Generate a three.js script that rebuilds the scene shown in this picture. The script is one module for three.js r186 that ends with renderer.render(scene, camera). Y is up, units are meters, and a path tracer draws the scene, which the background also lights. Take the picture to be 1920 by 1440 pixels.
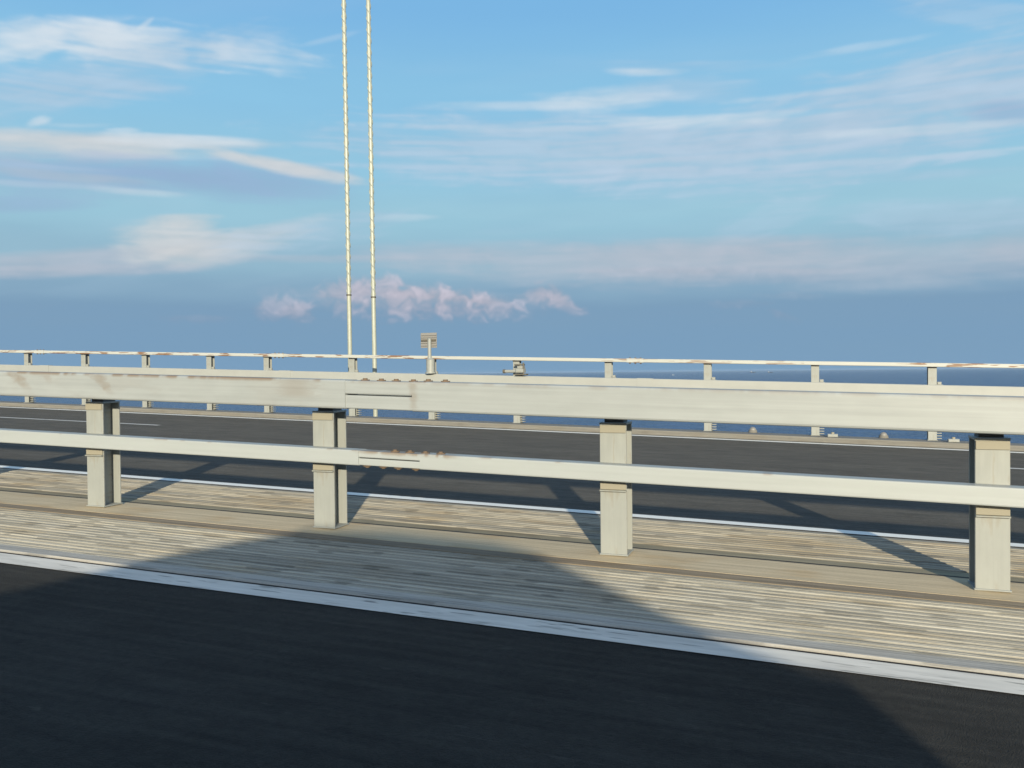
import * as THREE from 'three';
import { mergeGeometries } from 'three/addons/utils/BufferGeometryUtils.js';

// ---------------------------------------------------------------- camera, sky, sun, exposure
const scene = new THREE.Scene();
const camera = new THREE.PerspectiveCamera(49.74, 4 / 3, 0.02, 400000);
camera.rotation.order = 'YXZ';
camera.position.set(0, 1.17, 0);
camera.rotation.set(-0.8116 * Math.PI / 180, 19.4286 * Math.PI / 180, -0.55 * Math.PI / 180);
scene.add(camera);
const renderer = new THREE.WebGLRenderer({ antialias: true });
renderer.toneMapping = THREE.LinearToneMapping;
renderer.toneMappingExposure = 1.22;
renderer.shadowMap.enabled = true;
const SUN = new THREE.Vector3(0.4245, 0.275, 1).normalize();
const sun = new THREE.DirectionalLight(new THREE.Color().setRGB(1, 0.89, 0.67), 5.0);
sun.position.copy(SUN).multiplyScalar(120);
sun.castShadow = true; sun.shadow.radius = 2; sun.shadow.mapSize.set(4096, 4096);
Object.assign(sun.shadow.camera, { left: -45, right: 45, top: 30, bottom: -30, near: 1, far: 260 });
scene.add(sun, sun.target);

// ---------------------------------------------------------------- noise
function hash(x, y, s) { let h = Math.imul(x, 374761393) + Math.imul(y, 668265263) + Math.imul(s, 1274126177) | 0; h = Math.imul(h ^ (h >>> 13), 1103515245); return ((h ^ (h >>> 16)) >>> 0) / 4294967296; }
function noise(x, y, s, px = 0, py = 0) {                      // value noise, period px, py lattice cells when given
  const xi = Math.floor(x), yi = Math.floor(y); let fx = x - xi, fy = y - yi;
  fx = fx * fx * (3 - 2 * fx); fy = fy * fy * (3 - 2 * fy);
  let x0 = xi, x1 = xi + 1, y0 = yi, y1 = yi + 1;
  if (px) { x0 = ((x0 % px) + px) % px; x1 = ((x1 % px) + px) % px; }
  if (py) { y0 = ((y0 % py) + py) % py; y1 = ((y1 % py) + py) % py; }
  const a = hash(x0, y0, s), b = hash(x1, y0, s), c = hash(x0, y1, s), d = hash(x1, y1, s);
  return a + (b - a) * fx + (c - a) * fy + (a - b - c + d) * fx * fy;
}
function fbm(x, y, s, oct, px = 0, py = 0) {
  let v = 0, a = 0.5, t = 0;
  for (let o = 0; o < oct; o++) { v += a * noise(x, y, s + o * 17, px, py); t += a; a *= 0.52; x *= 2; y *= 2; px *= 2; py *= 2; }
  return v / t;
}
const step = (a, b, x) => { const t = Math.min(1, Math.max(0, (x - a) / (b - a))); return t * t * (3 - 2 * t); };
let seed = 7; const rnd = () => (seed = (Math.imul(seed, 1664525) + 1013904223) >>> 0) / 4294967296;
const lin = (c) => { c /= 255; return c <= 0.04045 ? c / 12.92 : ((c + 0.055) / 1.055) ** 2.4; };

// ---------------------------------------------------------------- the sky: evening air and clouds, azimuth and elevation in degrees
const AIR = [[-2, 109, 144, 176], [0, 110, 145, 177], [2, 113, 148, 179], [4, 121, 156, 186], [5.5, 132, 167, 193], [7.5, 146, 184, 205], [10.5, 151, 196, 216], [14, 144, 196, 223], [18, 136, 193, 227], [24, 120, 180, 226], [38, 100, 152, 204], [60, 80, 126, 180], [90, 70, 112, 166]].map(([e, ...c]) => [e, ...c.map(lin)]);
const TINT = [[212, 223, 232], [180, 202, 222], [148, 174, 207], [208, 210, 212], [183, 190, 203], [190, 184, 196]].map((c) => c.map(lin));
// azimuth, elevation, half width, half height up, half height down, turn, opacity, tint, raggedness
const CLOUDS = [
  [-45.29, 13.48, 6.54, 0.16, 0.25, 2.7, 0.5, 0, 0.7],
  [-47.94, 11.48, 5.39, 0.15, 0.25, 2.5, 0.4, 0, 0.7],
  [-49.04, 12.41, 4.17, 0.15, 0.24, 2.2, 0.4, 0, 0.7],
  [-25.61, 4.88, 8.32, 0.87, 1.09, -2.0, 0.34, 5, 0.7],
  [-17.79, 16.34, 10.88, 0.2, 0.3, -0.9, 0.4, 0, 0.7],
  [3.66, 17.4, 8.05, 0.21, 0.28, 0.5, 0.4, 0, 0.8],
  [-8.75, 13.99, 11.57, 0.2, 0.31, -1.1, 0.4, 0, 0.8],
  [4.57, 12.92, 9.17, 0.19, 0.29, -2.1, 0.4, 0, 0.8],
  [-49.34, 19.45, 2.15, 1.12, 1.14, 14.7, 0.75, 0, 1], [-50.04, 18.55, 2.58, 0.45, 0.57, 17.6, 0.55, 0, 0.8], [-43.69, 19.98, 5.63, 1.17, 1.34, 1.7, 0.85, 0, 1],
  [-45.78, 20.17, 2.06, 0.86, 1.75, 8.6, 0.6, 0, 1], [-37.65, 20.14, 5.78, 1.03, 0.92, -2.4, 0.55, 0, 1], [-44.92, 18.24, 9.54, 1.33, 1.65, 19.5, 0.5, 1, 0.7],
  [-47.57, 16.79, 7.41, 1, 0.89, 9.9, 0.35, 1, 0.6], [-34.1, 20.6, 2.23, 0.25, 0.37, -10.6, 0.4, 0, 0.7], [-42.99, 21.15, 0.62, 0.15, 0.2, 37.8, 0.5, 0, 0.7],
  [-31.49, 21.5, 2.1, 0.15, 0.19, 15.7, 0.22, 0, 0.5], [-46.46, 14.16, 9.6, 0.55, 1.23, 4.3, 0.85, 3, 0.5], [-41.29, 14.86, 4.43, 0.25, 0.64, 3.1, 0.65, 0, 0.5],
  [-46.78, 12.46, 8.11, 1.05, 1.56, 2.6, 0.6, 2, 0.6], [-38.09, 12.38, 7.89, 1.38, 1.13, 0.5, 0.75, 2, 0.5], [-34.37, 13.59, 5.31, 0.4, 0.54, -8, 0.85, 3, 0.6],
  [-46.78, 12.02, 5.22, 0.28, 0.37, 0.4, 0.45, 4, 0.6], [-43.21, 11.44, 2.92, 0.19, 0.29, 0.3, 0.55, 0, 0.5], [-50.99, 9.99, 5.34, 0.67, 0.43, 5.4, 0.55, 2, 0.5],
  [-48.86, 14.95, 0.67, 0.27, 0.24, 22.4, 0.6, 0, 0.8], [-44.22, 15.05, 0.97, 0.12, 0.16, 6, 0.45, 0, 0.8], [-47.02, 15.01, 2.02, 0.12, 0.18, 6.9, 0.3, 0, 0.8],
  [-47.44, 7.11, 7.17, 0.64, 0.9, 7.1, 0.7, 4, 0.5], [-41.38, 8.34, 3.32, 1.73, 1.41, 2.7, 0.8, 3, 0.6], [-37.81, 8.7, 5.46, 0.82, 1.23, 14.3, 0.7, 3, 0.6],
  [-40.88, 10.06, 2.23, 0.23, 0.66, 3.3, 0.55, 3, 0.6], [-33.39, 9.61, 6.9, 0.83, 1.39, 9.8, 0.45, 1, 0.6], [-45.7, 6.55, 7.98, 0.39, 0.46, 4.6, 0.55, 4, 0.5],
  [-32.37, 7.75, 8.34, 0.21, 0.35, 1.2, 0.35, 4, 0.6], [-9.95, 19.56, 2.78, 0.19, 0.32, -3.5, 0.7, 0, 0.5], [-6.59, 19.68, 6.6, 0.28, 0.44, -4.6, 0.3, 1, 0.6],
  [-13.03, 17.94, 5.42, 0.78, 0.73, 0.6, 0.7, 0, 0.6], [-19.24, 17.83, 6.22, 0.23, 0.4, -0.5, 0.5, 0, 0.5], [-7.3, 18.13, 4.9, 0.96, 0.78, -4.1, 0.4, 1, 0.7],
  [-15.97, 15.02, 15.71, 2.22, 2.48, -1.4, 0.72, 1, 0.8], [-2.17, 14.6, 14.2, 1.88, 2.98, 0.1, 0.72, 1, 0.8], [6.1, 16.15, 10.13, 2.55, 3.72, 2.2, 0.72, 1, 0.8],
  [11.51, 16.5, 5.67, 1.99, 2.63, 0.2, 0.6, 1, 0.7], [11.51, 14.9, 2.43, 0.58, 1, -9.1, 0.55, 2, 0.5], [-5.92, 16.41, 7.6, 0.29, 0.59, -2.2, 0.6, 0, 0.5],
  [7.57, 14.43, 8.73, 0.24, 0.43, -3.6, 0.45, 0, 0.6], [-0.19, 12.4, 13.6, 0.4, 0.53, -4.7, 0.45, 1, 0.7], [9.3, 20.6, 4.79, 0.78, 0.96, -18.8, 0.4, 1, 0.8],
  [3.04, 19.54, 4.38, 0.24, 0.24, 1.1, 0.3, 0, 0.6], [9, 9.3, 7.39, 0.88, 1.26, -5.5, 0.4, 1, 0.6], [-2.54, 9.54, 5.04, 1.02, 1.03, 21.6, 0.3, 1, 0.6],
  [-12.39, 7.42, 15.92, 1.36, 1.66, -1.4, 0.65, 4, 0.5], [-5.97, 8.12, 9.33, 0.77, 1.55, -0.5, 0.6, 4, 0.5], [-5.98, 6.51, 8.65, 0.35, 0.64, -2.1, 0.35, 5, 0.5],
  [4.25, 7.03, 10.45, 1.19, 2, -3.6, 0.5, 4, 0.5], [11.9, 7.01, 2.55, 1.05, 1.05, -4.8, 0.6, 4, 0.5], [-24.85, 8.2, 5.46, 0.79, 1.08, 0.2, 0.35, 4, 0.5],
  [-26.64, 10.57, 2.53, 0.18, 0.25, 0.8, 0.3, 0, 0.5], [-35.01, 4.33, 1.57, 0.7, 0.64, 0.6, 0.6, 5, 1.2], [-33.81, 3.99, 1.04, 0.57, 0.5, 0.5, 0.5, 5, 1.3],
  [-30.82, 5.22, 1.7, 1, 1.08, 0.5, 0.75, 5, 1.3], [-28.32, 5.35, 2.23, 1.01, 1.23, -3.7, 0.85, 5, 1.3], [-25.79, 5.1, 2.25, 0.8, 1.31, 0, 0.9, 5, 1.3],
  [-23.13, 4.91, 2.2, 0.73, 1.17, -4.2, 0.85, 5, 1.3], [-20.67, 4.61, 1.77, 0.51, 0.73, -10.4, 0.7, 5, 1.2], [-16.87, 5.22, 1.32, 0.8, 0.73, -10.8, 0.85, 5, 1.2],
  [-15.77, 4.59, 1.25, 0.44, 0.4, -22.8, 0.65, 5, 1.2], [-17.97, 5.16, 1.18, 0.33, 0.4, -0.7, 0.45, 5, 1.2], [-27.77, 6.25, 0.72, 0.32, 0.36, 0.4, 0.5, 5, 1.2],
  [-3.92, 4.39, 1.71, 0.28, 0.28, -1.8, 0.16, 5, 1], [-1.23, 3.53, 1, 0.21, 0.28, -21.7, 0.16, 5, 1], [-0.89, 4.81, 1.99, 0.21, 0.21, -2.2, 0.14, 5, 1],
  [-40.49, 3.63, 1.93, 0.21, 0.24, 0.8, 0.13, 5, 1]];
function makeSky() {
  const W = 4096, H = 2048, data = new Float32Array(W * H * 4), D = 180 / Math.PI;
  const sunAz = Math.atan2(SUN.x, -SUN.z) * D, sunEl = Math.asin(SUN.y) * D;
  const cl = CLOUDS.map((c, i) => ({ a: c[0], e: c[1], ra: c[2], ru: c[3], rd: c[4], c: Math.cos(c[5] / D), s: Math.sin(c[5] / D), w: c[6], t: TINT[c[7]], n: c[8], puff: c[7] === 5, seed: 400 + i, tone: c[7] }));
  for (let y = 0; y < H; y++) {
    const el = ((y + 0.5) / H) * 180 - 90;
    let k = 0; while (k < AIR.length - 2 && AIR[k + 1][0] < el) k++;
    const t = step(0, 1, Math.min(1, Math.max(0, (el - AIR[k][0]) / (AIR[k + 1][0] - AIR[k][0])))), A = AIR[k], B = AIR[k + 1];
    const base = [A[1] + (B[1] - A[1]) * t, A[2] + (B[2] - A[2]) * t, A[3] + (B[3] - A[3]) * t];
    const row = cl.filter((c) => Math.abs(el - c.e) < (c.ru + c.rd) * 1.6 + c.ra * Math.abs(c.s) * 1.5);
    const ce = Math.cos(el / D), se = Math.sin(el / D), perspective = 1 / (0.10 + Math.max(0, se));
    for (let x = 0; x < W; x++) {
      // column x of an equirectangular map looks along (cos, sin) of u: x = cos(2 pi (u - 0.5)), z = sin(...)
      const u = ((x + 0.5) / W - 0.5) * 2 * Math.PI, dx = Math.cos(u), dz = Math.sin(u), az = Math.atan2(dx, -dz) * D;
      let r = base[0], g = base[1], b = base[2];
      if (el > -1) {
        const cosS = ce * Math.cos((az - sunAz) / D) * Math.cos(sunEl / D) + se * Math.sin(sunEl / D), ang = Math.acos(Math.min(1, Math.max(-1, cosS))) * D;
        const glow = Math.exp(-ang / 26), wide = Math.exp(-ang / 70);
        r += 1.25 * glow + 0.06 * wide; g += 0.96 * glow + 0.05 * wide; b += 0.55 * glow + 0.03 * wide;
        // thin high cloud over the whole sky, seen in perspective on a layer
        const X = dx * ce * perspective, Z = dz * ce * perspective, warp = fbm(X * 1.3, Z * 1.3, 31, 3) * 1.6;
        const inFrame = step(40, 33, Math.abs(az + 19.4)) * step(30, 24, el);
        const veil = step(0.5, 0.82, fbm(X * 1.1 + warp, Z * 3.2 + warp * 0.6, 51, 4)) * 0.45 * (1 - 0.8 * inFrame) * step(1, 8, el);
        r += (TINT[1][0] * 1.05 - r) * veil; g += (TINT[1][1] * 1.05 - g) * veil; b += (TINT[1][2] * 1.05 - b) * veil;
        // faint streaks and softly uneven air in the low bank
        const low = (fbm(az * 0.16, el * 0.9, 61, 3) - 0.5) * 0.10 * step(30, 2, el);
        r *= 1 + low * 1.2; g *= 1 + low; b *= 1 + low * 0.6;
        for (const c of row) {
          let p = az - c.a; if (p > 180) p -= 360; if (p < -180) p += 360;
          if (Math.abs(p) > c.ra * 1.7 + 1) continue;
          const q = el - c.e, P = p * c.c + q * c.s, Q = -p * c.s + q * c.c;
          const d2 = (P / c.ra) ** 2 + (Q / (Q > 0 ? c.ru : c.rd)) ** 2;
          if (d2 > 2.9) continue;
          let n, m;
          if (c.puff) {
            const wx = fbm(az * 1.1, el * 1.1, 91, 2) - 0.5, wy = fbm(az * 1.1 + 9, el * 1.1, 92, 2) - 0.5;
            n = fbm(az * 1.25 + wx * 2, el * 1.9 + wy * 2, 93, 5) - 0.5;
            m = step(-0.2, Q > 0 ? 1.0 : 1.5, 1 - d2 * 0.60 + n * c.n * 1.7);
          } else {
            const wx = (fbm(az * 0.22, el * 0.6, 95, 3) - 0.5) * 3, wy = (fbm(az * 0.20 + 5, el * 0.5, 96, 3) - 0.5) * 2.4;
            const fibre = fbm((P + wx) * 0.35 + c.seed, (Q + wy * 0.35) * 3.2, 97, 5), clump = fbm((az + wx) * 0.45, (el + wy) * 0.9, 98, 4);
            const streak = fbm(az * 0.11 + wy * 0.2, (el + wx * 0.10) * 4.2, 99, 4);
            n = (fibre * 0.4 + clump * 0.35 + streak * 0.25) - 0.5;
            m = step(-0.25, 1.25, 1 - d2 * 0.80 + n * c.n * 3.4);
            if (c.tone === 1) m = Math.min(1, m * (0.35 + 1.5 * streak));
          }
          m *= c.w * (c.puff ? 0.64 : 1.0);
          const lit = 1 + n * (c.puff ? 0.75 : 0.30);
          r += (c.t[0] * lit - r) * m; g += (c.t[1] * lit - g) * m; b += (c.t[2] * lit - b) * m;
        }
      }
      const i = (y * W + x) * 4; data[i] = r / 1.22; data[i + 1] = g / 1.22; data[i + 2] = b / 1.22; data[i + 3] = 1;
    }
  }
  const t = new THREE.DataTexture(data, W, H, THREE.RGBAFormat, THREE.FloatType);
  t.mapping = THREE.EquirectangularReflectionMapping; t.magFilter = t.minFilter = THREE.LinearFilter; t.needsUpdate = true;
  return t;
}
scene.background = makeSky();
scene.environment = scene.background;

// ---------------------------------------------------------------- helpers
// The bridge: s runs along it (x), d across it away from the camera (-z), h is height above the median; it climbs to the left by GRADE.
const GRADE = 0.0283, SEA = -58;
const cross = (d) => (d < 3.62 ? -0.02 * (3.62 - d) : d > 6.4 ? -0.0185 * (d - 6.4) : 0);       // crossfall of the two carriageways
const P = (s, d, h) => new THREE.Vector3(s, h - GRADE * s, -d);
const used = {};
function numbered(n) { const k = used[n] = (used[n] ?? -1) + 1; return k ? n + '_' + String(k).padStart(3, '0') : n; }
function tag(o, label, category, group) { o.userData = { label, category }; if (group) o.userData.group = group; return o; }
function shadows(o) { o.castShadow = o.receiveShadow = true; return o; }
function part(name, geo, mat, parent) { const m = shadows(new THREE.Mesh(geo, mat)); m.name = name; parent.add(m); return m; }
function struct(name, geo, mat) { const m = shadows(new THREE.Mesh(geo, mat)); m.name = numbered(name); m.userData.kind = 'structure'; scene.add(m); return m; }
function thing(name, label, category, pos = new THREE.Vector3(), group) { const g = new THREE.Group(); g.name = numbered(name); g.position.copy(pos); scene.add(g); return tag(g, label, category, group); }
const local = (geo, parent) => { const p = parent.position; geo.translate(-p.x, -p.y, -p.z); return geo; };

// a bar of constant section along the bridge; outline is [d, h] pairs, going round anticlockwise seen from +s with d to the left
function bar(outline, s0, s1, n = 1, jitter = null, uvH = null) {
  const pos = [], uv = [], m = outline.length, S = [];
  for (let i = 0; i <= n; i++) S.push(s0 + (s1 - s0) * i / n);
  const len = [0]; for (let j = 0; j < m; j++) { const a = outline[j], b = outline[(j + 1) % m]; len.push(len[j] + Math.hypot(b[0] - a[0], b[1] - a[1])); }
  const at = (i, j) => { const [d, h] = outline[j % m]; const k = jitter ? jitter(S[i], j % m) : 0; return [S[i], h + k - GRADE * S[i], -d]; };
  const tex = (i, j, jj) => (uvH === 'd' ? [S[i], outline[j % m][0]] : uvH ? [S[i], (outline[j % m][1] - uvH[0]) / (uvH[1] - uvH[0])] : [S[i], len[jj]]);
  for (let i = 0; i < n; i++) for (let j = 0; j < m; j++) {
    const a = at(i, j), b = at(i + 1, j), c = at(i + 1, j + 1), d = at(i, j + 1);
    pos.push(...a, ...b, ...c, ...a, ...c, ...d);
    uv.push(...tex(i, j, j), ...tex(i + 1, j, j), ...tex(i + 1, j + 1, j + 1), ...tex(i, j, j), ...tex(i + 1, j + 1, j + 1), ...tex(i, j + 1, j + 1));
  }
  const tri = THREE.ShapeUtils.triangulateShape(outline.map(([d, h]) => new THREE.Vector2(d, h)), []);
  for (const i of [0, n]) for (const t of tri) for (const j of t) { pos.push(...at(i, j)); uv.push(S[i] + outline[j][0], uvH && uvH !== 'd' ? (outline[j][1] - uvH[0]) / (uvH[1] - uvH[0]) : outline[j][1]); }
  const g = new THREE.BufferGeometry();
  g.setAttribute('position', new THREE.Float32BufferAttribute(pos, 3)); g.setAttribute('uv', new THREE.Float32BufferAttribute(uv, 2));
  g.computeVertexNormals();
  return g;
}
// rectangle with chamfered corners as an outline
function rect(d0, d1, h0, h1, c = 0.006) { const k = c * 0.3; return [[d0, h1 - c], [d0, h0 + c], [d0 + k, h0 + k], [d0 + c, h0], [d1 - c, h0], [d1 - k, h0 + k], [d1, h0 + c], [d1, h1 - c], [d1 - k, h1 - k], [d1 - c, h1], [d0 + c, h1], [d0 + k, h1 - k]]; }
// a sheet along the bridge following the crossfall: uv in metres (s, d)
function sheet(d0, d1, s0, s1, lift, nd = 1, ns = 1) {
  const pos = [], uv = [], idx = [];
  for (let j = 0; j <= nd; j++) for (let i = 0; i <= ns; i++) {
    const d = d0 + (d1 - d0) * j / nd, s = s0 + (s1 - s0) * i / ns;
    pos.push(s, cross(d) + lift - GRADE * s, -d); uv.push(s, d);
  }
  for (let j = 0; j < nd; j++) for (let i = 0; i < ns; i++) { const a = j * (ns + 1) + i, b = a + 1, c = a + ns + 1, e = c + 1; idx.push(a, b, e, a, e, c); }
  const g = new THREE.BufferGeometry();
  g.setAttribute('position', new THREE.Float32BufferAttribute(pos, 3)); g.setAttribute('uv', new THREE.Float32BufferAttribute(uv, 2)); g.setIndex(idx);
  g.computeVertexNormals();
  return g;
}
function block(w, h, d, x = 0, y = 0, z = 0, c = Math.min(w, h, d) * 0.12) {          // chamfered box
  const sh = new THREE.Shape(); const a = w / 2 - c, b = h / 2 - c;
  sh.moveTo(-a, -b); sh.lineTo(a, -b); sh.lineTo(a, b); sh.lineTo(-a, b); sh.closePath();
  const g = new THREE.ExtrudeGeometry(sh, { depth: d - 2 * c, bevelEnabled: true, bevelThickness: c, bevelSize: c, bevelSegments: 1 });
  g.translate(x, y, z - d / 2 + c); return g;
}
const cyl = (r0, r1, h, n = 16, x = 0, y = 0, z = 0) => { const g = new THREE.CylinderGeometry(r1, r0, h, n); g.translate(x, y + h / 2, z); return g.toNonIndexed(); };

// ---------------------------------------------------------------- textures and materials
function tex(w, h, f, repeat = [1, 1], srgb = true, clamp = false) {
  const data = new Uint8Array(w * h * 4);
  for (let y = 0; y < h; y++) for (let x = 0; x < w; x++) { const c = f((x + 0.5) / w, (y + 0.5) / h), i = (y * w + x) * 4; for (let k = 0; k < 3; k++) data[i + k] = Math.max(0, Math.min(255, Math.round((Array.isArray(c) ? c[k] : c) * 255))); data[i + 3] = 255; }
  const t = new THREE.DataTexture(data, w, h); t.magFilter = THREE.LinearFilter; t.minFilter = THREE.LinearMipmapLinearFilter; t.generateMipmaps = true;
  t.wrapS = t.wrapT = clamp ? THREE.ClampToEdgeWrapping : THREE.RepeatWrapping; t.repeat.set(...repeat); if (srgb) t.colorSpace = THREE.SRGBColorSpace; t.needsUpdate = true;
  return t;
}
const gray = (v) => { v = Math.max(0, v); return v <= 0.0031308 ? v * 12.92 : 1.055 * v ** (1 / 2.4) - 0.055; };        // linear reflectance to sRGB
const srgb = (r, g, b) => [gray(r), gray(g), gray(b)];

// asphalt: fine stone grain, tyre-polished streaks along the road; one tile is 4 m
const asphaltF = (u, v) => {
  const fine = noise(u * 512, v * 512, 3, 512, 512), grain = noise(u * 200, v * 200, 4, 200, 200), mid = fbm(u * 20, v * 20, 5, 4, 20, 20), streak = fbm(u * 9, v * 110, 9, 4, 9, 110), track = noise(u * 2, v * 9, 11, 2, 9);
  const chip = step(0.90, 0.98, noise(u * 34, v * 330, 13, 34, 330)) * step(0.35, 0.65, mid), hole = step(0.90, 0.98, noise(u * 40, v * 300, 15, 40, 300));
  return Math.max(0.3, 1 + 0.45 * (fine - 0.5) + 0.60 * (grain - 0.5) + 0.9 * (mid - 0.5) + 2.0 * (streak - 0.5) + 0.35 * (track - 0.5) + 1.5 * chip - 0.3 * hole);
};
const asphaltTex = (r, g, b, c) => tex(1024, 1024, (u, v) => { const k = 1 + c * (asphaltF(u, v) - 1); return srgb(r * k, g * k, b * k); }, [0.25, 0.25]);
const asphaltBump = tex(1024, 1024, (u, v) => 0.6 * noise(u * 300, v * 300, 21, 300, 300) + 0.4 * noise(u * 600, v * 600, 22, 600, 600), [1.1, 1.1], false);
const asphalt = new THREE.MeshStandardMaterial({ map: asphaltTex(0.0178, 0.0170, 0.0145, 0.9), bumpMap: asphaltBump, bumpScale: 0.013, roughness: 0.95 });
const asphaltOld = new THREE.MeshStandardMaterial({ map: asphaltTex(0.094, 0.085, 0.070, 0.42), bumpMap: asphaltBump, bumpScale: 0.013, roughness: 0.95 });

// ribbed median surfacing: tan mortar with rusty and pale blotches drawn out along the bridge; one tile is 4 m by 1 m
// rib crests are worn pale and the grooves are coloured darker, most so in dashes: RIBS to the metre, starting at d0
const RIBS = 16;
function ribTex(tr, tg, tb, s, rust, d0) {
  return tex(1024, 1024, (u, v) => {
    const w = (noise(u * 5, v * 12, s + 2, 5, 12) - 0.5) * 0.10, x = (v - d0) * RIBS + w + 4 * RIBS, k0 = Math.floor(x), f = x - k0, id = ((k0 % RIBS) + RIBS) % RIBS;
    const crest = step(0.10, 0.20, f) * step(0.44, 0.32, f) + 0.6 * step(0.58, 0.66, f) * step(0.82, 0.74, f);
    const spot = step(0.66, 0.80, noise(u * 26, v * 40, s + 13, 26, 40));
    const dash = step(0.45, 0.70, noise(u * 14 + id * 3.7, id * 5.1, s + 4)), groove = (1 - Math.min(1, crest)) * (0.45 + 0.55 * dash);
    const blot = fbm(u * 9, v * 6, s + 5, 4, 9, 6), streak = fbm(u * 12, v * 110, s + 3, 3, 12, 110), grit = noise(u * 500, v * 300, s + 9, 500, 300), brown = step(0.48, 0.78, blot) * rust;
    const k = (0.96 + 0.28 * (hash(id, 2, s) - 0.5) + 0.34 * (streak - 0.5) + 0.16 * (grit - 0.5)) * (1 + 0.36 * crest * (0.6 + 0.6 * streak)) * (1 - 0.20 * groove) * (1 - 0.34 * spot);
    return srgb(tr * k * (1 - 0.10 * brown), tg * k * (1 - 0.20 * brown), tb * k * (1 - 0.34 * brown));
  }, [0.25, 1]);
}
function ribbedTex(tr, tg, tb, s, rust, lines = 1) {
  return tex(1024, 512, (u, v) => {
    const line = noise(u * 2, v * 96, s, 2, 96) * 0.6 + noise(u * 2, v * 33, s + 1, 2, 33) * 0.4, streak = fbm(u * 12, v * 120, s + 3, 3, 12, 120), blot = fbm(u * 10, v * 5, s + 5, 4, 10, 5), grit = noise(u * 500, v * 256, s + 9, 500, 256);
    const pale = step(0.74, 0.86, noise(u * 22, v * 70, s + 7, 22, 70)) * 0.7, dark = step(0.72, 0.84, noise(u * 16, v * 60, s + 11, 16, 60)), brown = step(0.50, 0.78, blot) * rust;
    const k = (1 + 0.75 * lines * (line - 0.5) + 0.35 * (streak - 0.5) + 0.14 * (grit - 0.5)) * (1 - 0.30 * dark * lines);
    return srgb((tr * k + 0.07 * pale * lines) * (1 - 0.12 * brown), (tg * k + 0.07 * pale * lines) * (1 - 0.22 * brown), (tb * k + 0.06 * pale * lines) * (1 - 0.36 * brown));
  }, [0.25, 1]);
}
const ribbed = new THREE.MeshStandardMaterial({ map: ribTex(0.315, 0.294, 0.242, 71, 0.55, 0.742), roughness: 0.9 });
const ribbedFar = new THREE.MeshStandardMaterial({ map: ribTex(0.300, 0.268, 0.207, 81, 0.65, 0.422), roughness: 0.9 });
const platformMat = new THREE.MeshStandardMaterial({ map: ribbedTex(0.50, 0.40, 0.255, 91, 0.7, 0.4), roughness: 0.85 });
const gutterMat = new THREE.MeshStandardMaterial({ map: ribbedTex(0.20, 0.16, 0.11, 101, 0.9, 0.5), roughness: 0.85 });
const oliveMat = new THREE.MeshStandardMaterial({ map: ribbedTex(0.27, 0.22, 0.13, 111, 0.7), roughness: 0.85 });
const plateMat = new THREE.MeshStandardMaterial({ map: ribbedTex(0.36, 0.34, 0.30, 121, 0.2), roughness: 0.8 });
const kerbMat = new THREE.MeshStandardMaterial({ map: ribbedTex(0.175, 0.168, 0.152, 131, 0.3, 0.4), roughness: 0.9 });
const darkMat = new THREE.MeshStandardMaterial({ color: new THREE.Color().setRGB(0.010, 0.009, 0.008), roughness: 0.9 });
const concrete = new THREE.MeshStandardMaterial({ color: new THREE.Color().setRGB(0.3, 0.29, 0.27), roughness: 0.9 });
const lineTex = (s) => tex(1024, 128, (u, v) => {
  const n = fbm(u * 20, v * 6, s, 4, 20, 6), long = fbm(u * 5, v * 14, s + 2, 3, 5, 14), worn = step(0.60, 0.78, fbm(u * 26, v * 8, s + 4, 4, 26, 8)) * step(0.35, 0.6, long);
  const k = (0.50 + 0.26 * n) * (1 - 0.55 * worn); return srgb(k, k * 0.95, k * 0.85);
}, [0.25, 5]);
const lineMatFresh = new THREE.MeshStandardMaterial({ map: tex(512, 64, (u, v) => { const k = 0.84 + 0.12 * (fbm(u * 20, v * 6, 145, 4, 20, 6) - 0.5); return srgb(k, k * 0.96, k * 0.86); }, [0.25, 5]), roughness: 0.6 });
const lineMat = new THREE.MeshStandardMaterial({ map: lineTex(141), roughness: 0.7 });

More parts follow.
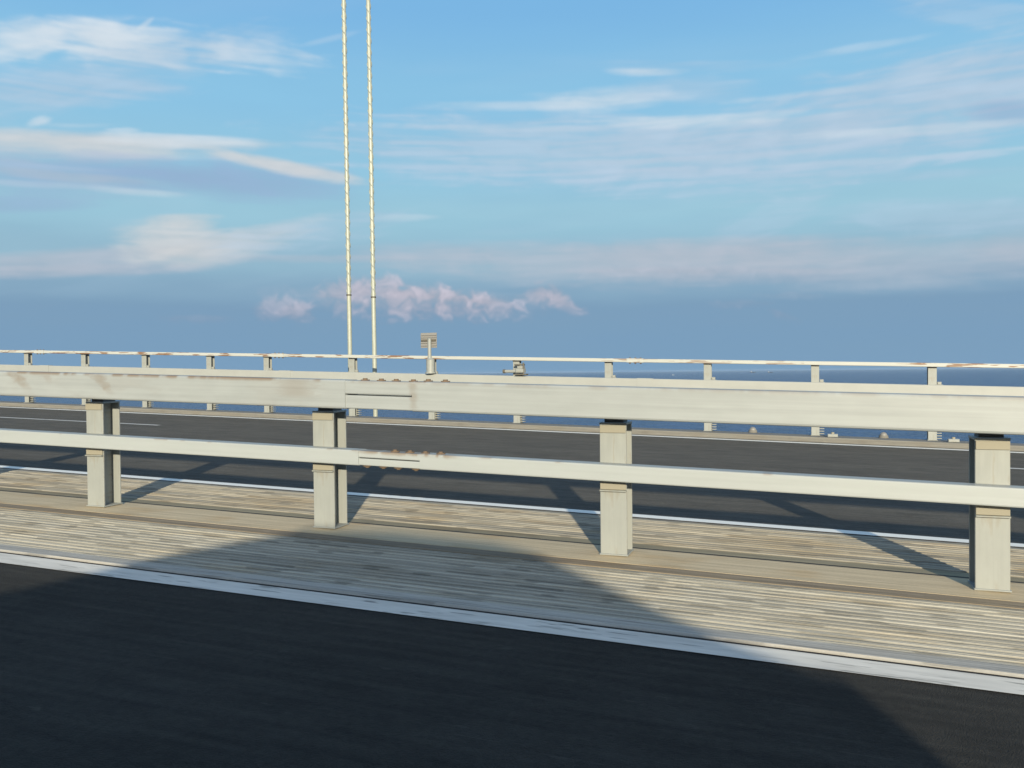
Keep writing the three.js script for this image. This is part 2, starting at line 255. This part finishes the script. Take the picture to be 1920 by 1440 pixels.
// barrier paint: off-white over steel with rust where the photograph shows it; the tile spans 13 m of beam from s = -8 and its height
function smear(u, v, s, s0, v0, s1, v1, w0, w1) {                // a run of rust from (s0, v0) to (s1, v1)
  const S = u * 13 - 8, dv = v1 - v0, t = Math.min(1, Math.max(0, (v - v0) / (dv || 1e-6))), c = s0 + (s1 - s0) * t, w = w0 + (w1 - w0) * t;
  if (dv < 0 ? (v > v0 + 0.02 || v < v1 - 0.15) : false) return 0;
  const n = fbm(u * 260, v * 7, s, 4);
  return step(1, 0.15, Math.abs(S - c) / (w * (0.45 + 1.1 * n))) * step(v1 - 0.16, v1 + 0.25, v) * (0.35 + 0.65 * n);
}
const beamTex = tex(2048, 128, (u, v) => {
  const S = u * 13 - 8, n = fbm(u * 90, v * 4, 151, 4, 90, 0), long = fbm(u * 14, v * 12, 155, 4, 14, 0), spots = fbm(u * 420, v * 22, 157, 3);
  let k = 0.94 + 0.10 * (n - 0.5) + 0.20 * (long - 0.5), r = 0.315 * k, g = 0.335 * k, b = 0.335 * k;
  const edge = fbm(u * 150, 3.3, 159, 4), leftEnd = step(-2.6, -3.4, S) * step(-8.2, -7.4, S);
  let rust = step(0.90 - 0.10 * edge, 1.0, v) * step(0.36, 0.62, edge) * (0.35 + 0.65 * leftEnd);
  rust = Math.max(rust, smear(u, v, 161, -5.82, 1, -5.66, 0.32, 0.13, 0.09) * 0.62, smear(u, v, 163, -4.99, 1, -4.84, 0.25, 0.12, 0.06) * 0.6, smear(u, v, 165, -5.48, 1, -5.44, 0.6, 0.10, 0.06) * 0.4, smear(u, v, 167, -2.37, 1, -2.36, 0.05, 0.05, 0.04) * 0.45, smear(u, v, 169, -6.6, 1, -6.5, 0.4, 0.12, 0.08) * 0.5, smear(u, v, 171, 1.7, 1, 1.8, 0.5, 0.1, 0.05) * 0.4);
  rust = Math.max(rust, 0.10 * step(0.50, 0.72, fbm(u * 40, v * 1.5, 173, 4)) * step(-2.9, -3.2, S), 0.30 * step(0.28, 0.02, Math.abs(S + 3.25) * (0.6 + spots)) * step(0.2, 0.5, v));
  rust = Math.max(rust, step(0.955, 1, v) * step(0.25, 0.1, Math.abs(S + 2.47) * 0.7) * step(0.42, 0.6, fbm(u * 700, 8.8, 175, 3)));
  const stain = Math.min(1, rust);
  return srgb(r + (0.175 - r) * stain, g + (0.125 - g) * stain, b + (0.08 - b) * stain);
}, [1 / 13, 1]);
beamTex.offset.set(8 / 13, 0);
const beamMat = new THREE.MeshStandardMaterial({ map: beamTex, roughness: 0.45 });
const railTex = tex(2048, 64, (u, v) => {
  const S = u * 13 - 8, n = fbm(u * 90, v * 3, 181, 4), long = fbm(u * 16, v * 6, 185, 4);
  const k = 0.96 + 0.06 * (n - 0.5) + 0.08 * (long - 0.5), r = 0.35 * k, g = 0.372 * k, b = 0.37 * k;
  const e = fbm(u * 260, 1.7, 187, 4), near = step(0.42, 0.25, Math.abs(S + 2.45));
  let rust = near * step(0.55 + 0.4 * (1 - e), 1.0, v) * step(0.33, 0.55, e) * 0.85;
  rust = Math.max(rust, step(0.86, 1, v) * step(0.60, 0.72, fbm(u * 120, 5.5, 189, 3)) * 0.5);
  return srgb(r + (0.19 - r) * rust, g + (0.13 - g) * rust, b + (0.08 - b) * rust);
}, [1 / 13, 1]);
railTex.offset.set(8 / 13, 0);
const railMat = new THREE.MeshStandardMaterial({ map: railTex, roughness: 0.45 });
const postTex = tex(256, 512, (u, v) => { const n = fbm(u * 6, v * 10, 191, 4), st = fbm(u * 22, v * 3, 193, 4), ru = step(0.62, 0.8, fbm(u * 8, v * 5, 195, 4)) * 0.35; const k = 0.92 + 0.12 * (n - 0.5) + 0.12 * (st - 0.5); return srgb(0.295 * k * (1 - 0.25 * ru), 0.308 * k * (1 - 0.4 * ru), 0.292 * k * (1 - 0.55 * ru)); }, [3, 1]);
const postMat = new THREE.MeshStandardMaterial({ map: postTex, roughness: 0.55 });
const stemShadeMat = new THREE.MeshStandardMaterial({ color: new THREE.Color().setRGB(0.11, 0.10, 0.09), roughness: 0.8 });  // post stems: shade under the beam overhang is put into this dark colour
const bracketMat = new THREE.MeshStandardMaterial({ color: new THREE.Color().setRGB(0.275, 0.255, 0.20), roughness: 0.7 });
const rustMat = new THREE.MeshStandardMaterial({ map: tex(128, 128, (u, v) => { const n = fbm(u * 8, v * 8, 201, 4, 8, 8); return srgb(0.08 + 0.11 * n, 0.058 + 0.072 * n, 0.040 + 0.045 * n); }, [6, 6]), roughness: 0.9 });
const handTex = tex(2048, 32, (u, v) => {                       // far handrail: cream with chips down to rust, tile 26 m
  const k = 0.97 + 0.08 * (fbm(u * 60, v * 3, 211, 3) - 0.5), chip = step(0.56, 0.62, fbm(u * 90, v * 3.0, 213, 4)), worn = step(0.38, 0.58, fbm(u * 9, 0.4, 215, 2));
  const c = Math.min(1, chip * worn), r = 0.42 * k, g = 0.43 * k, b = 0.405 * k;
  return srgb(r + (0.20 - r) * c, g + (0.12 - g) * c, b + (0.075 - b) * c);
}, [1 / 26, 1]);
const handMat = new THREE.MeshStandardMaterial({ map: handTex, roughness: 0.5 });
const farBeamMat = new THREE.MeshStandardMaterial({ map: tex(1024, 64, (u, v) => { const k = 0.95 + 0.10 * (fbm(u * 40, v * 3, 217, 4, 40, 0) - 0.5) + 0.10 * (fbm(u * 8, v * 8, 219, 3, 8, 0) - 0.5); return srgb(0.33 * k, 0.34 * k, 0.325 * k); }, [1 / 8, 1]), roughness: 0.5 });
const farPaint = new THREE.MeshStandardMaterial({ map: postTex, roughness: 0.5 });
const cableMat = new THREE.MeshStandardMaterial({ map: tex(64, 512, (u, v) => { const n = fbm(u * 8, v * 60, 221, 4, 8, 60), k = 0.9 + 0.22 * (n - 0.5); return srgb(0.375 * k, 0.395 * k, 0.335 * k); }), roughness: 0.35 });
const wireMat = new THREE.MeshStandardMaterial({ color: new THREE.Color().setRGB(0.32, 0.335, 0.285), roughness: 0.5 });
const bandMat = new THREE.MeshStandardMaterial({ color: new THREE.Color().setRGB(0.10, 0.09, 0.07), roughness: 0.6 });
const signMat = new THREE.MeshStandardMaterial({ color: new THREE.Color().setRGB(0.24, 0.235, 0.225), roughness: 0.6, metalness: 0.2 });

// ---------------------------------------------------------------- the setting: sea and bridge deck
{
  const rings = [0, 60, 150, 300, 600, 1200, 2500, 5000, 12000, 30000, 60000], n = 96, pos = [], uv = [], idx = [];
  for (const r of rings) for (let i = 0; i <= n; i++) { const a = i / n * 2 * Math.PI; pos.push(r * Math.cos(a), SEA, r * Math.sin(a)); uv.push(r * Math.cos(a), r * Math.sin(a)); }
  for (let k = 0; k < rings.length - 1; k++) for (let i = 0; i < n; i++) { const a = k * (n + 1) + i, b = a + 1, c = a + n + 1, e = c + 1; idx.push(a, b, e, a, e, c); }
  const g = new THREE.BufferGeometry(); g.setAttribute('position', new THREE.Float32BufferAttribute(pos, 3)); g.setAttribute('uv', new THREE.Float32BufferAttribute(uv, 2)); g.setIndex(idx);
  g.computeVertexNormals();
  const waves = tex(1024, 1024, (u, v) => 0.5 * fbm(u * 20, v * 28, 231, 5, 20, 28) + 0.3 * noise(u * 60, v * 90, 237, 60, 90) + 0.2 * noise(u * 140, v * 200, 239, 140, 200), [1 / 160, 1 / 160], false);
  const tint = tex(1024, 1024, (u, v) => { const n = fbm(u * 18, v * 26, 241, 5, 18, 26), w = step(0.965, 0.99, noise(u * 150, v * 210, 247, 150, 210)) * step(0.5, 0.62, n); const k = 0.35 + 1.3 * n; return srgb(0.007 * k + 0.2 * w, 0.040 * k + 0.22 * w, 0.125 * k + 0.23 * w); }, [1 / 300, 1 / 300]);
  const sea = struct('sea', g, new THREE.MeshPhysicalMaterial({ map: tint, bumpMap: waves, bumpScale: 4, roughness: 0.2, ior: 1.33, specularIntensity: 0.75 }));
}
const S0 = -130, S1 = 110;
// deck slab under everything
struct('bridge_deck', bar([[-10, -0.34], [-10, -2.6], [-6, -3.4], [13, -3.4], [17.1, -2.6], [17.1, -0.40], [16.5, -0.34], [6.4, -0.12], [3.6, -0.12], [2, -0.16]], S0, S1, 1), concrete);
// carriageway under the camera
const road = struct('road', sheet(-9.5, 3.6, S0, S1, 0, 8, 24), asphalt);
part('edge_line', sheet(3.44, 3.6, S0, S1, 0.004, 1, 24), lineMat, road);
// median: edge gap, flat plate, ribs, gutter, kerb strip, gap, far ribs
const flute = (d0, d1, seedN, hi) => {                          // outline of a ribbed strip: a broad and a narrow low ridge to each pitch
  const top = [], p = 1 / RIBS; let k = 0;
  for (let d = d0; d < d1 - p * 0.95; d += p, k++) { const t = hi * (0.7 + 0.6 * hash(k, 3, seedN)); top.push([d, 0], [d + p * 0.08, 0], [d + p * 0.18, t], [d + p * 0.34, t], [d + p * 0.46, 0.001], [d + p * 0.56, 0.001], [d + p * 0.64, t * 0.6], [d + p * 0.76, t * 0.6], [d + p * 0.86, 0]); }
  top.push([d1, 0]);
  return [[d0, -0.1], [d1, -0.1], ...top.reverse()];
};
const wobble = (seedN, amp) => (s, j) => (j < 2 ? 0 : amp * (noise(s * 3.1, j * 0.9, seedN) - 0.5));
struct('median_joint', bar([[3.602, 0.003], [3.602, -0.1], [3.623, -0.1], [3.623, 0.003]], S0, S1, 1), darkMat);
struct('median_plate', bar([[3.625, 0.004], [3.625, -0.1], [3.74, -0.1], [3.74, 0.010], [3.636, 0.013]], S0, S1, 1, null, 'd'), plateMat);
struct('median_ribs', bar(flute(3.742, 4.69, 5, 0.0055), -22, 14, 180, wobble(17, 0.0016), 'd'), ribbed);
struct('median_gutter', bar([[4.692, 0.004], [4.692, -0.1], [4.795, -0.1], [4.795, 0.010]], S0, S1, 1, null, 'd'), gutterMat);
struct('kerb', bar([[4.797, 0.011], [4.797, -0.1], [5.220, -0.1], [5.220, 0.012]], S0, S1, 1, null, 'd'), platformMat);
struct('median_joint', bar([[5.222, 0.011], [5.222, -0.1], [5.268, -0.1], [5.268, 0.008]], S0, S1, 1), darkMat);
struct('median_gutter', bar([[5.270, 0.006], [5.270, -0.1], [5.42, -0.1], [5.42, 0.0]], S0, S1, 1, null, 'd'), oliveMat);
struct('median_ribs', bar(flute(5.422, 6.338, 9, 0.005), -26, 16, 180, wobble(19, 0.0016), 'd'), ribbedFar);
// opposite carriageway
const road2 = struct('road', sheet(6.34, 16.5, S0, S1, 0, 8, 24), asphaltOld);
part('edge_line', sheet(6.36, 6.495, S0, S1, 0.004, 1, 24), lineMatFresh, road2);
part('edge_line', sheet(15.94, 16.22, S0, S1, 0.004, 1, 24), lineMatFresh, road2);
for (const s of [-39.7, -19.7, 2.6, 22.6]) part('lane_dash', sheet(12.68, 12.82, s, s + 8, 0.004, 1, 4), lineMat, road2);
struct('kerb', bar(rect(16.47, 17.02, -0.36, -0.09, 0.012), S0, S1, 24), kerbMat);

// ---------------------------------------------------------------- the median guardrail
{
  const base = P(-3.13, 5.04, 0.012);
  const rail = thing('guardrail', 'near off-white steel median guardrail with a deep upper beam and a slim lower rail', 'guardrail', base);
  const L = (g) => local(g, rail);
  const A = -14.6, B = 9.4, J0 = -2.86, J1 = -2.37;
  const beamH = [0.857, 1.05], railH = [0.479, 0.581];
  const beamO = rect(4.79, 4.96, beamH[0], beamH[1], 0.014), railO = rect(4.85, 4.965, railH[0], railH[1], 0.009);
  part('upper_beam', L(bar(beamO, A, J0, 30, null, beamH)), beamMat, rail);
  part('upper_beam', L(bar(beamO, J1, B, 30, null, beamH)), beamMat, rail);
  part('lower_rail', L(bar(railO, A, J0 + 0.06, 30, null, railH)), railMat, rail);
  part('lower_rail', L(bar(railO, J1 + 0.02, B, 30, null, railH)), railMat, rail);
  // splices: two half sleeves with a slit between them, and bolts
  const sp = part('splice', L(mergeGeometries([bar(rect(4.797, 4.955, beamH[0] + 0.004, 0.950, 0.008), J0 - 0.02, J1 + 0.02, 2, null, beamH), bar(rect(4.795, 4.955, 0.957, beamH[1] - 0.004, 0.008), J0 - 0.02, J1 + 0.02, 2, null, beamH)])), beamMat, rail);
  const bolt = (() => { const head = new THREE.CylinderGeometry(0.015, 0.017, 0.010, 6); head.translate(0, 0.011, 0); const washer = new THREE.CylinderGeometry(0.029, 0.031, 0.007, 12); washer.translate(0, 0.0035, 0); return mergeGeometries([head, washer]); })();
  const putBolt = (s, d, h, flip, parent) => { const m = part('bolt', bolt, rustMat, parent); m.position.copy(P(s, d, h)).sub(rail.position); if (flip) m.rotation.x = Math.PI; };
  for (const s of [-2.761, -2.64, -2.53, -2.405, -2.298, -2.177]) putBolt(s, 4.885, s > J1 + 0.02 ? beamH[1] : beamH[1] - 0.004, false, sp);
  const sl = part('splice', L(mergeGeometries([bar(rect(4.857, 4.960, railH[0] + 0.003, 0.528, 0.006), J0 + 0.05, J1 + 0.04, 2, null, railH), bar(rect(4.855, 4.960, 0.534, railH[1] - 0.003, 0.006), J0 + 0.05, J1 + 0.04, 2, null, railH)])), railMat, rail);
  for (const s of [-2.555, -2.446, -2.334, -2.224]) putBolt(s, 4.905, s > J1 + 0.04 ? railH[1] : railH[1] - 0.003, false, sl);
  for (const s of [-2.749, -2.629, -2.518, -2.39]) putBolt(s, 4.88, railH[0] + 0.003, true, sl);
  // posts: wide-flange columns with a bracket under each rail
  const H = 0.80, flange = (z) => block(0.165, H, 0.014, 0, H / 2, z, 0.003);
  const column = mergeGeometries([flange(-0.007), block(0.012, H, 0.150, 0, H / 2, -0.087, 0.002), flange(-0.167)]);
  const cap = block(0.17, 0.012, 0.176, 0, H + 0.007, -0.086, 0.003);
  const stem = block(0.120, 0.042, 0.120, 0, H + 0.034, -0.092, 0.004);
  const upBracket = block(0.160, 0.046, 0.008, 0, 0.774, 0.005, 0.002), lowBracket = block(0.160, 0.055, 0.008, 0, 0.432, 0.005, 0.002);
  const ledge = block(0.164, 0.010, 0.022, 0, 0.398, 0.010, 0.003);
  const foot = block(0.176, 0.010, 0.19, 0, 0.006, -0.086, 0.003);
  for (let k = -5; k <= 4; k++) {
    const s = -1.101 + 2.037 * k + (k < -3 || k > 1 ? 0 : 0), post = part('post', column, postMat, rail);
    post.position.copy(P(s, 4.96, 0.013)).sub(rail.position);
    part('post_cap', cap, postMat, post); part('stem', stem, stemShadeMat, post); part('bracket', upBracket, bracketMat, post); part('bracket', lowBracket, bracketMat, post); part('ledge', ledge, postMat, post); part('foot_plate', foot, postMat, post);
  }
}

// ---------------------------------------------------------------- the outer railing across the far carriageway
{
  const base = P(-7.86, 16.78, -0.09);
  const rail = thing('bridge_railing', 'long cream bridge railing with a rust-chipped handrail across the far carriageway', 'railing', base);
  const L = (g) => local(g, rail);
  const A = -34, B = 14.4;
  const joints = [-27.3, -19.3, -11.78, -3.24, 4.9, 12.4];
  part('beam', L(bar(rect(16.68, 16.80, 0.735, 0.93, 0.012), A, B, 24)), farBeamMat, rail);
  part('lower_rail', L(bar(rect(16.69, 16.79, 0.36, 0.46, 0.008), A, B, 24)), farBeamMat, rail);
  let from = A;
  for (const j of [...joints, B]) { part('handrail', L(bar(rect(16.70, 16.80, 1.255, 1.33, 0.012), from, j - 0.01, 10, null, [1.25, 1.33])), handMat, rail); from = j + 0.01; }
  for (const j of joints) {
    part('handrail_sleeve', L(bar(rect(16.690, 16.81, 1.248, 1.337, 0.012), j - 0.17, j + 0.17, 1)), handMat, rail);
    for (let i = -1; i <= 1; i++) { const m = part('bolt', new THREE.CylinderGeometry(0.018, 0.018, 0.13, 6), rustMat, rail); m.position.copy(P(j + i * 0.11, 16.75, 1.29)).sub(rail.position); }
    part('beam_sleeve', L(bar(rect(16.672, 16.808, 0.727, 0.938, 0.012), j + 0.04, j + 0.36, 1)), farBeamMat, rail);
  }
  const up = mergeGeometries([block(0.145, 0.40, 0.014, 0, 1.155, 0, 0.003), block(0.012, 0.40, 0.11, 0, 1.155, -0.062, 0.002), block(0.145, 0.40, 0.014, 0, 1.155, -0.124, 0.003)]);
  const shaft = mergeGeometries([block(0.145, 0.955, 0.014, 0, 0.4775, 0, 0.003), block(0.012, 0.955, 0.13, 0, 0.4775, -0.072, 0.002), block(0.145, 0.955, 0.014, 0, 0.4775, -0.144, 0.003)]);
  const knob = mergeGeometries([block(0.07, 0.055, 0.06, 0.115, 1.045, -0.02, 0.008), block(0.12, 0.018, 0.08, 0.11, 1.012, -0.02, 0.003)]);
  const fins = mergeGeometries([0, 1, 2, 3].map((i) => block(0.09, 0.016, 0.10, 0.115, 0.035 + i * 0.048, -0.09, 0.003)));
  const pad = block(0.15, 0.02, 0.13, 0, 1.345, -0.03, 0.004);
  const foot = block(0.17, 0.012, 0.19, 0, 0.007, -0.07, 0.003);
  for (let k = -7; k <= 15; k++) {
    const s = (k === 4 ? -12.178 : -19.877 + 2.0075 * k), post = part('post', shaft, farPaint, rail);
    post.position.copy(P(s, 16.80, -0.088)).sub(rail.position);
    part('upper_post', up, farPaint, post); part('bracket', knob, farPaint, post); part('fin', fins, farPaint, post); part('pad', pad, rustMat, post); part('foot_plate', foot, farPaint, post);
  }
}

// ---------------------------------------------------------------- suspender ropes
{
  const spots = [[-10.515, 2.81, 'left of the two thin suspender ropes rising behind the far railing'], [-9.838, 2.75, 'right of the two thin suspender ropes, nearer the small sign, behind the far railing']];
  for (const [s, bandH, label] of spots) {
    const foot = -1.2, g = thing('suspender_rope', label, 'cable', P(s, 17.9, foot), 'suspender rope pair'), top = 30;
    const y = (h) => h - foot;
    part('rope', cyl(0.050, 0.050, top - bandH, 20, 0, y(bandH)), cableMat, g);
    const turns = (top - bandH) / 0.56, N = Math.round(turns * 18);
    for (const ph of [0, Math.PI]) {
      const pts = []; for (let i = 0; i <= N; i++) { const t = i / N, a = t * turns * 2 * Math.PI + ph + s; pts.push(new THREE.Vector3(0.053 * Math.cos(a), y(bandH + 0.05) + t * (top - bandH - 0.05), 0.053 * Math.sin(a))); }
      part('spiral_wire', new THREE.TubeGeometry(new THREE.CatmullRomCurve3(pts), N, 0.011, 5), wireMat, g);
    }
    part('sleeve', cyl(0.056, 0.054, bandH + 0.55, 20, 0, y(-0.55)), cableMat, g);
    part('band', cyl(0.064, 0.064, 0.035, 20, 0, y(bandH - 0.02)), bandMat, g);
    part('socket', mergeGeometries([cyl(0.13, 0.11, 0.34, 20, 0, y(-0.86)), cyl(0.11, 0.062, 0.14, 20, 0, y(-0.52))]), cableMat, g);
    part('anchor_bracket', mergeGeometries([block(0.30, 0.30, 0.9, 0, y(-1.02), 0.30, 0.02), block(0.36, 0.05, 0.5, 0, y(-0.845), 0.02, 0.01)]), concrete, g);
    g.rotation.z = 0.0063;
  }
}

// ---------------------------------------------------------------- small sign on a railing post, fixture, kerb studs
{
  const g = thing('road_sign', 'back of a small grey ribbed sign panel on a short pole above the far railing', 'sign', P(-7.80, 16.66, 0.94));
  part('pole', mergeGeometries([cyl(0.042, 0.042, 0.66, 16, 0, 0.10), cyl(0.046, 0.03, 0.02, 16, 0, 0.76)]), farPaint, g);
  part('socket', mergeGeometries([cyl(0.095, 0.095, 0.27, 20, 0.02, 0.03), cyl(0.12, 0.12, 0.03, 20, 0.02, 0.0), cyl(0.10, 0.06, 0.04, 20, 0.02, 0.30)]), farPaint, g);
  const panel = part('panel', block(0.39, 0.335, 0.012, -0.05, 0.735, -0.075, 0.003), signMat, g);
  for (const y of [0.62, 0.68, 0.80, 0.85]) part('rib', block(0.385, 0.02, 0.022, -0.05, y, -0.058, 0.003), signMat, panel);
  part('clamp_bar', block(0.36, 0.04, 0.03, -0.05, 0.735, -0.052, 0.004), bandMat, g);
}
{
  const g = thing('railing_fixture', 'small pale fixture with a stub pipe clamped to the far railing near the middle', 'fixture', P(-5.72, 16.66, 0.94));
  const pipe = new THREE.CylinderGeometry(0.034, 0.034, 0.34, 14); pipe.rotateZ(Math.PI / 2); pipe.translate(-0.17, 0.09, 0);
  const end = new THREE.CylinderGeometry(0.042, 0.042, 0.05, 14); end.rotateZ(Math.PI / 2); end.translate(-0.33, 0.09, 0);
  part('pipe', pipe, farPaint, g); part('end_cap', end, bandMat, g);
  part('housing', mergeGeometries([block(0.20, 0.10, 0.14, 0.04, 0.10, 0, 0.02), block(0.15, 0.06, 0.12, 0.05, 0.17, 0, 0.015)]), farPaint, g);
  part('clamp', mergeGeometries([block(0.20, 0.03, 0.14, 0.02, 0.225, 0, 0.006), block(0.26, 0.03, 0.15, 0.06, 0.018, 0, 0.006), cyl(0.018, 0.018, 0.27, 10, 0.12, 0, 0.05)]), bandMat, g);
}
[[-0.96, 17.28, 0.13, 'small pale domed stud on the far kerb, left one of the two'], [1.40, 17.28, 0.13, 'small pale domed stud on the far kerb, right one of the two']].forEach(([s, d, r, label]) => {
  const g = thing('kerb_stud', label, 'stud', P(s, d - 0.32, -0.089), 'studs on the far kerb');
  part('dome', new THREE.SphereGeometry(0.066, 20, 8, 0, Math.PI * 2, 0, Math.PI / 2).translate(0, 0.045, 0), signMat, g);
  part('skirt', cyl(0.088, 0.078, 0.05, 20), kerbMat, g);
});
for (const [s, label] of [[0.50, 'low pale bolt block on the far kerb, left one of the two'], [2.52, 'low pale bolt block on the far kerb, right one of the two']]) {
  const g = thing('kerb_block', label, 'block', P(s, 16.62, -0.089), 'bolt blocks on the far kerb');
  part('block', block(0.18, 0.06, 0.12, 0, 0.031, 0, 0.01), farPaint, g); part('bolt', cyl(0.03, 0.03, 0.03, 8, 0, 0.061), bracketMat, g);
}

// ---------------------------------------------------------------- ships
const hullBlue = new THREE.MeshStandardMaterial({ color: new THREE.Color().setRGB(0.008, 0.01, 0.014), roughness: 0.8 }), shipWhite = new THREE.MeshStandardMaterial({ color: new THREE.Color().setRGB(0.5, 0.5, 0.5), roughness: 0.6 });
function ship(name, label, category, az, dist, len, hullMat, turn) {
  const a = az * Math.PI / 180, g = thing(name, label, category, new THREE.Vector3(dist * Math.sin(a), SEA - 0.02 * len, -dist * Math.cos(a)), 'vessels on the sea');
  const w = len * 0.16, sh = new THREE.Shape(); sh.moveTo(-len / 2, -w / 2); sh.lineTo(len * 0.36, -w / 2); sh.quadraticCurveTo(len * 0.46, -w * 0.35, len / 2, 0); sh.quadraticCurveTo(len * 0.46, w * 0.35, len * 0.36, w / 2); sh.lineTo(-len / 2, w / 2); sh.closePath();
  const hull = new THREE.ExtrudeGeometry(sh, { depth: len * 0.11, bevelEnabled: false }); hull.rotateX(-Math.PI / 2); part('hull', hull, hullMat, g);
  part('deckhouse', mergeGeometries([block(len * 0.16, len * 0.13, w * 0.85, -len * 0.34, len * 0.172, 0), block(len * 0.11, len * 0.05, w * 0.7, -len * 0.34, len * 0.262, 0)]), shipWhite, g);
  part('mast', cyl(len * 0.008, len * 0.005, len * 0.16, 8, len * 0.2, len * 0.11), shipWhite, g); part('funnel', cyl(len * 0.03, len * 0.026, len * 0.09, 12, -len * 0.40, len * 0.23), hullMat, g);
  g.rotation.y = turn;
}
ship('cargo_ship', 'dark ship on the horizon, left of two, seen between railing posts at right', 'ship', -3.2, 19500, 120, hullBlue, 0.4);
ship('cargo_ship', 'dark ship on the horizon, right of two, seen between railing posts at right', 'ship', -2.1, 17600, 100, hullBlue, -0.3);
ship('fishing_boat', 'tiny white boat on the sea nearer than the two dark ships', 'boat', -8.4, 11300, 34, shipWhite, 0.8);

// ---------------------------------------------------------------- the car that carries the camera; its shadow lies across the near lane
{
  const car = thing('car', 'grey hatchback at the camera whose shadow falls across the near lane and median', 'car', P(0, -0.95, cross(-0.95)));
  car.rotation.z = -Math.atan(GRADE);
  const paint = new THREE.MeshPhysicalMaterial({ color: new THREE.Color().setRGB(0.10, 0.105, 0.115), roughness: 0.35, clearcoat: 1 }), glass = new THREE.MeshPhysicalMaterial({ color: new THREE.Color().setRGB(0.18, 0.2, 0.2), transmission: 1, thickness: 0, roughness: 0.02 });
  const black = new THREE.MeshStandardMaterial({ color: new THREE.Color().setRGB(0.02, 0.02, 0.02), roughness: 0.9 }), alloy = new THREE.MeshStandardMaterial({ color: new THREE.Color().setRGB(0.45, 0.45, 0.46), roughness: 0.4, metalness: 0.7 }), cloth = new THREE.MeshStandardMaterial({ color: new THREE.Color().setRGB(0.06, 0.06, 0.065), roughness: 1 });
  const lift = 0.075;                                            // crossfall below the median datum
  const poly = (pts, holes = []) => { const sh = new THREE.Shape(pts.map(([x, y]) => new THREE.Vector2(x, y + lift))); for (const h of holes) sh.holes.push(new THREE.Path(h.map(([x, y]) => new THREE.Vector2(x, y + lift)))); return sh; };
  const ext = (sh, depth, z, bevel = 0) => { const g = new THREE.ExtrudeGeometry(sh, { depth: depth - 2 * bevel, bevelEnabled: bevel > 0, bevelThickness: bevel, bevelSize: bevel, bevelSegments: 2, curveSegments: 10 }); g.translate(0, 0, z + bevel); return g; };
  const low = [[-2.72, 0.22], [-2.80, 0.42], [-2.78, 0.62], [-2.62, 0.76], [-2.40, 0.90], [1.58, 0.99], [1.60, 0.80], [1.62, 0.50], [1.58, 0.24]];
  part('body', ext(poly(low), 1.60, -0.80, 0.05), paint, car);
  const roofL = [[-2.44, 0.92], [-1.80, 1.235], [-1.10, 1.50], [-0.4, 1.535], [0.30, 1.525], [0.54, 1.49], [0.86, 1.33], [1.26, 1.135], [1.62, 1.02], [1.60, 0.95], [-2.40, 0.90]];
  const winF = [[-1.72, 0.98], [-1.10, 1.40], [-0.50, 1.43], [-0.50, 0.98]], winR = [[-0.40, 0.98], [-0.40, 1.43], [0.28, 1.42], [0.62, 1.25], [0.72, 1.00]];
  for (const z of [0.66, -0.72]) { part('side_frame', ext(poly(roofL, [winF, winR]), 0.06, z), paint, car); for (const w of [winF, winR]) part('window', ext(poly(w), 0.004, z + 0.028), glass, car); }
  const roofTop = [[-1.14, 1.48], [-1.10, 1.515], [-0.4, 1.55], [0.30, 1.54], [0.56, 1.50], [0.54, 1.47], [0.28, 1.50], [-0.4, 1.51]];
  part('roof', ext(poly(roofTop), 1.36, -0.68, 0.01), paint, car);
  part('windscreen', ext(poly([[-2.42, 0.925], [-1.80, 1.238], [-1.13, 1.492], [-1.13, 1.478], [-1.79, 1.226], [-2.40, 0.915]]), 1.31, -0.655), glass, car);
  part('rear_hatch', ext(poly([[0.56, 1.48], [0.88, 1.325], [1.28, 1.13], [1.60, 1.02], [1.60, 1.00], [1.27, 1.112], [0.87, 1.305], [0.55, 1.465]]), 1.31, -0.655), paint, car);
  for (const [x, z] of [[-0.55, 0.36], [-0.55, -0.36], [0.45, 0.36], [0.45, -0.36]]) { const st = part('seat', block(0.18, 0.62, 0.5, x, 0.82, z, 0.05), cloth, car); part('headrest', block(0.11, 0.16, 0.26, x + 0.04, 1.22, z, 0.04), cloth, st); }
  for (const x of [-1.95, 0.85]) for (const z of [0.74, -0.74]) {
    const w = new THREE.CylinderGeometry(0.31, 0.31, 0.2, 28); w.rotateX(Math.PI / 2); w.translate(x, 0.31, z); const tyre = part('wheel', w, black, car);
    const r = new THREE.CylinderGeometry(0.2, 0.2, 0.21, 10); r.rotateX(Math.PI / 2); r.translate(x, 0.31, z); part('rim', r, alloy, tyre);
  }
  for (const z of [0.62, -0.62]) { part('headlight', block(0.12, 0.14, 0.3, -2.70, 0.72, z, 0.04), alloy, car); part('door_mirror', block(0.12, 0.12, 0.2, -1.55, 1.0, z * 1.0 + Math.sign(z) * 0.20, 0.03), paint, car); }
}

scene.fog = new THREE.FogExp2(new THREE.Color().setRGB(0.62, 0.76, 0.95), 0.000006);
renderer.render(scene, camera);
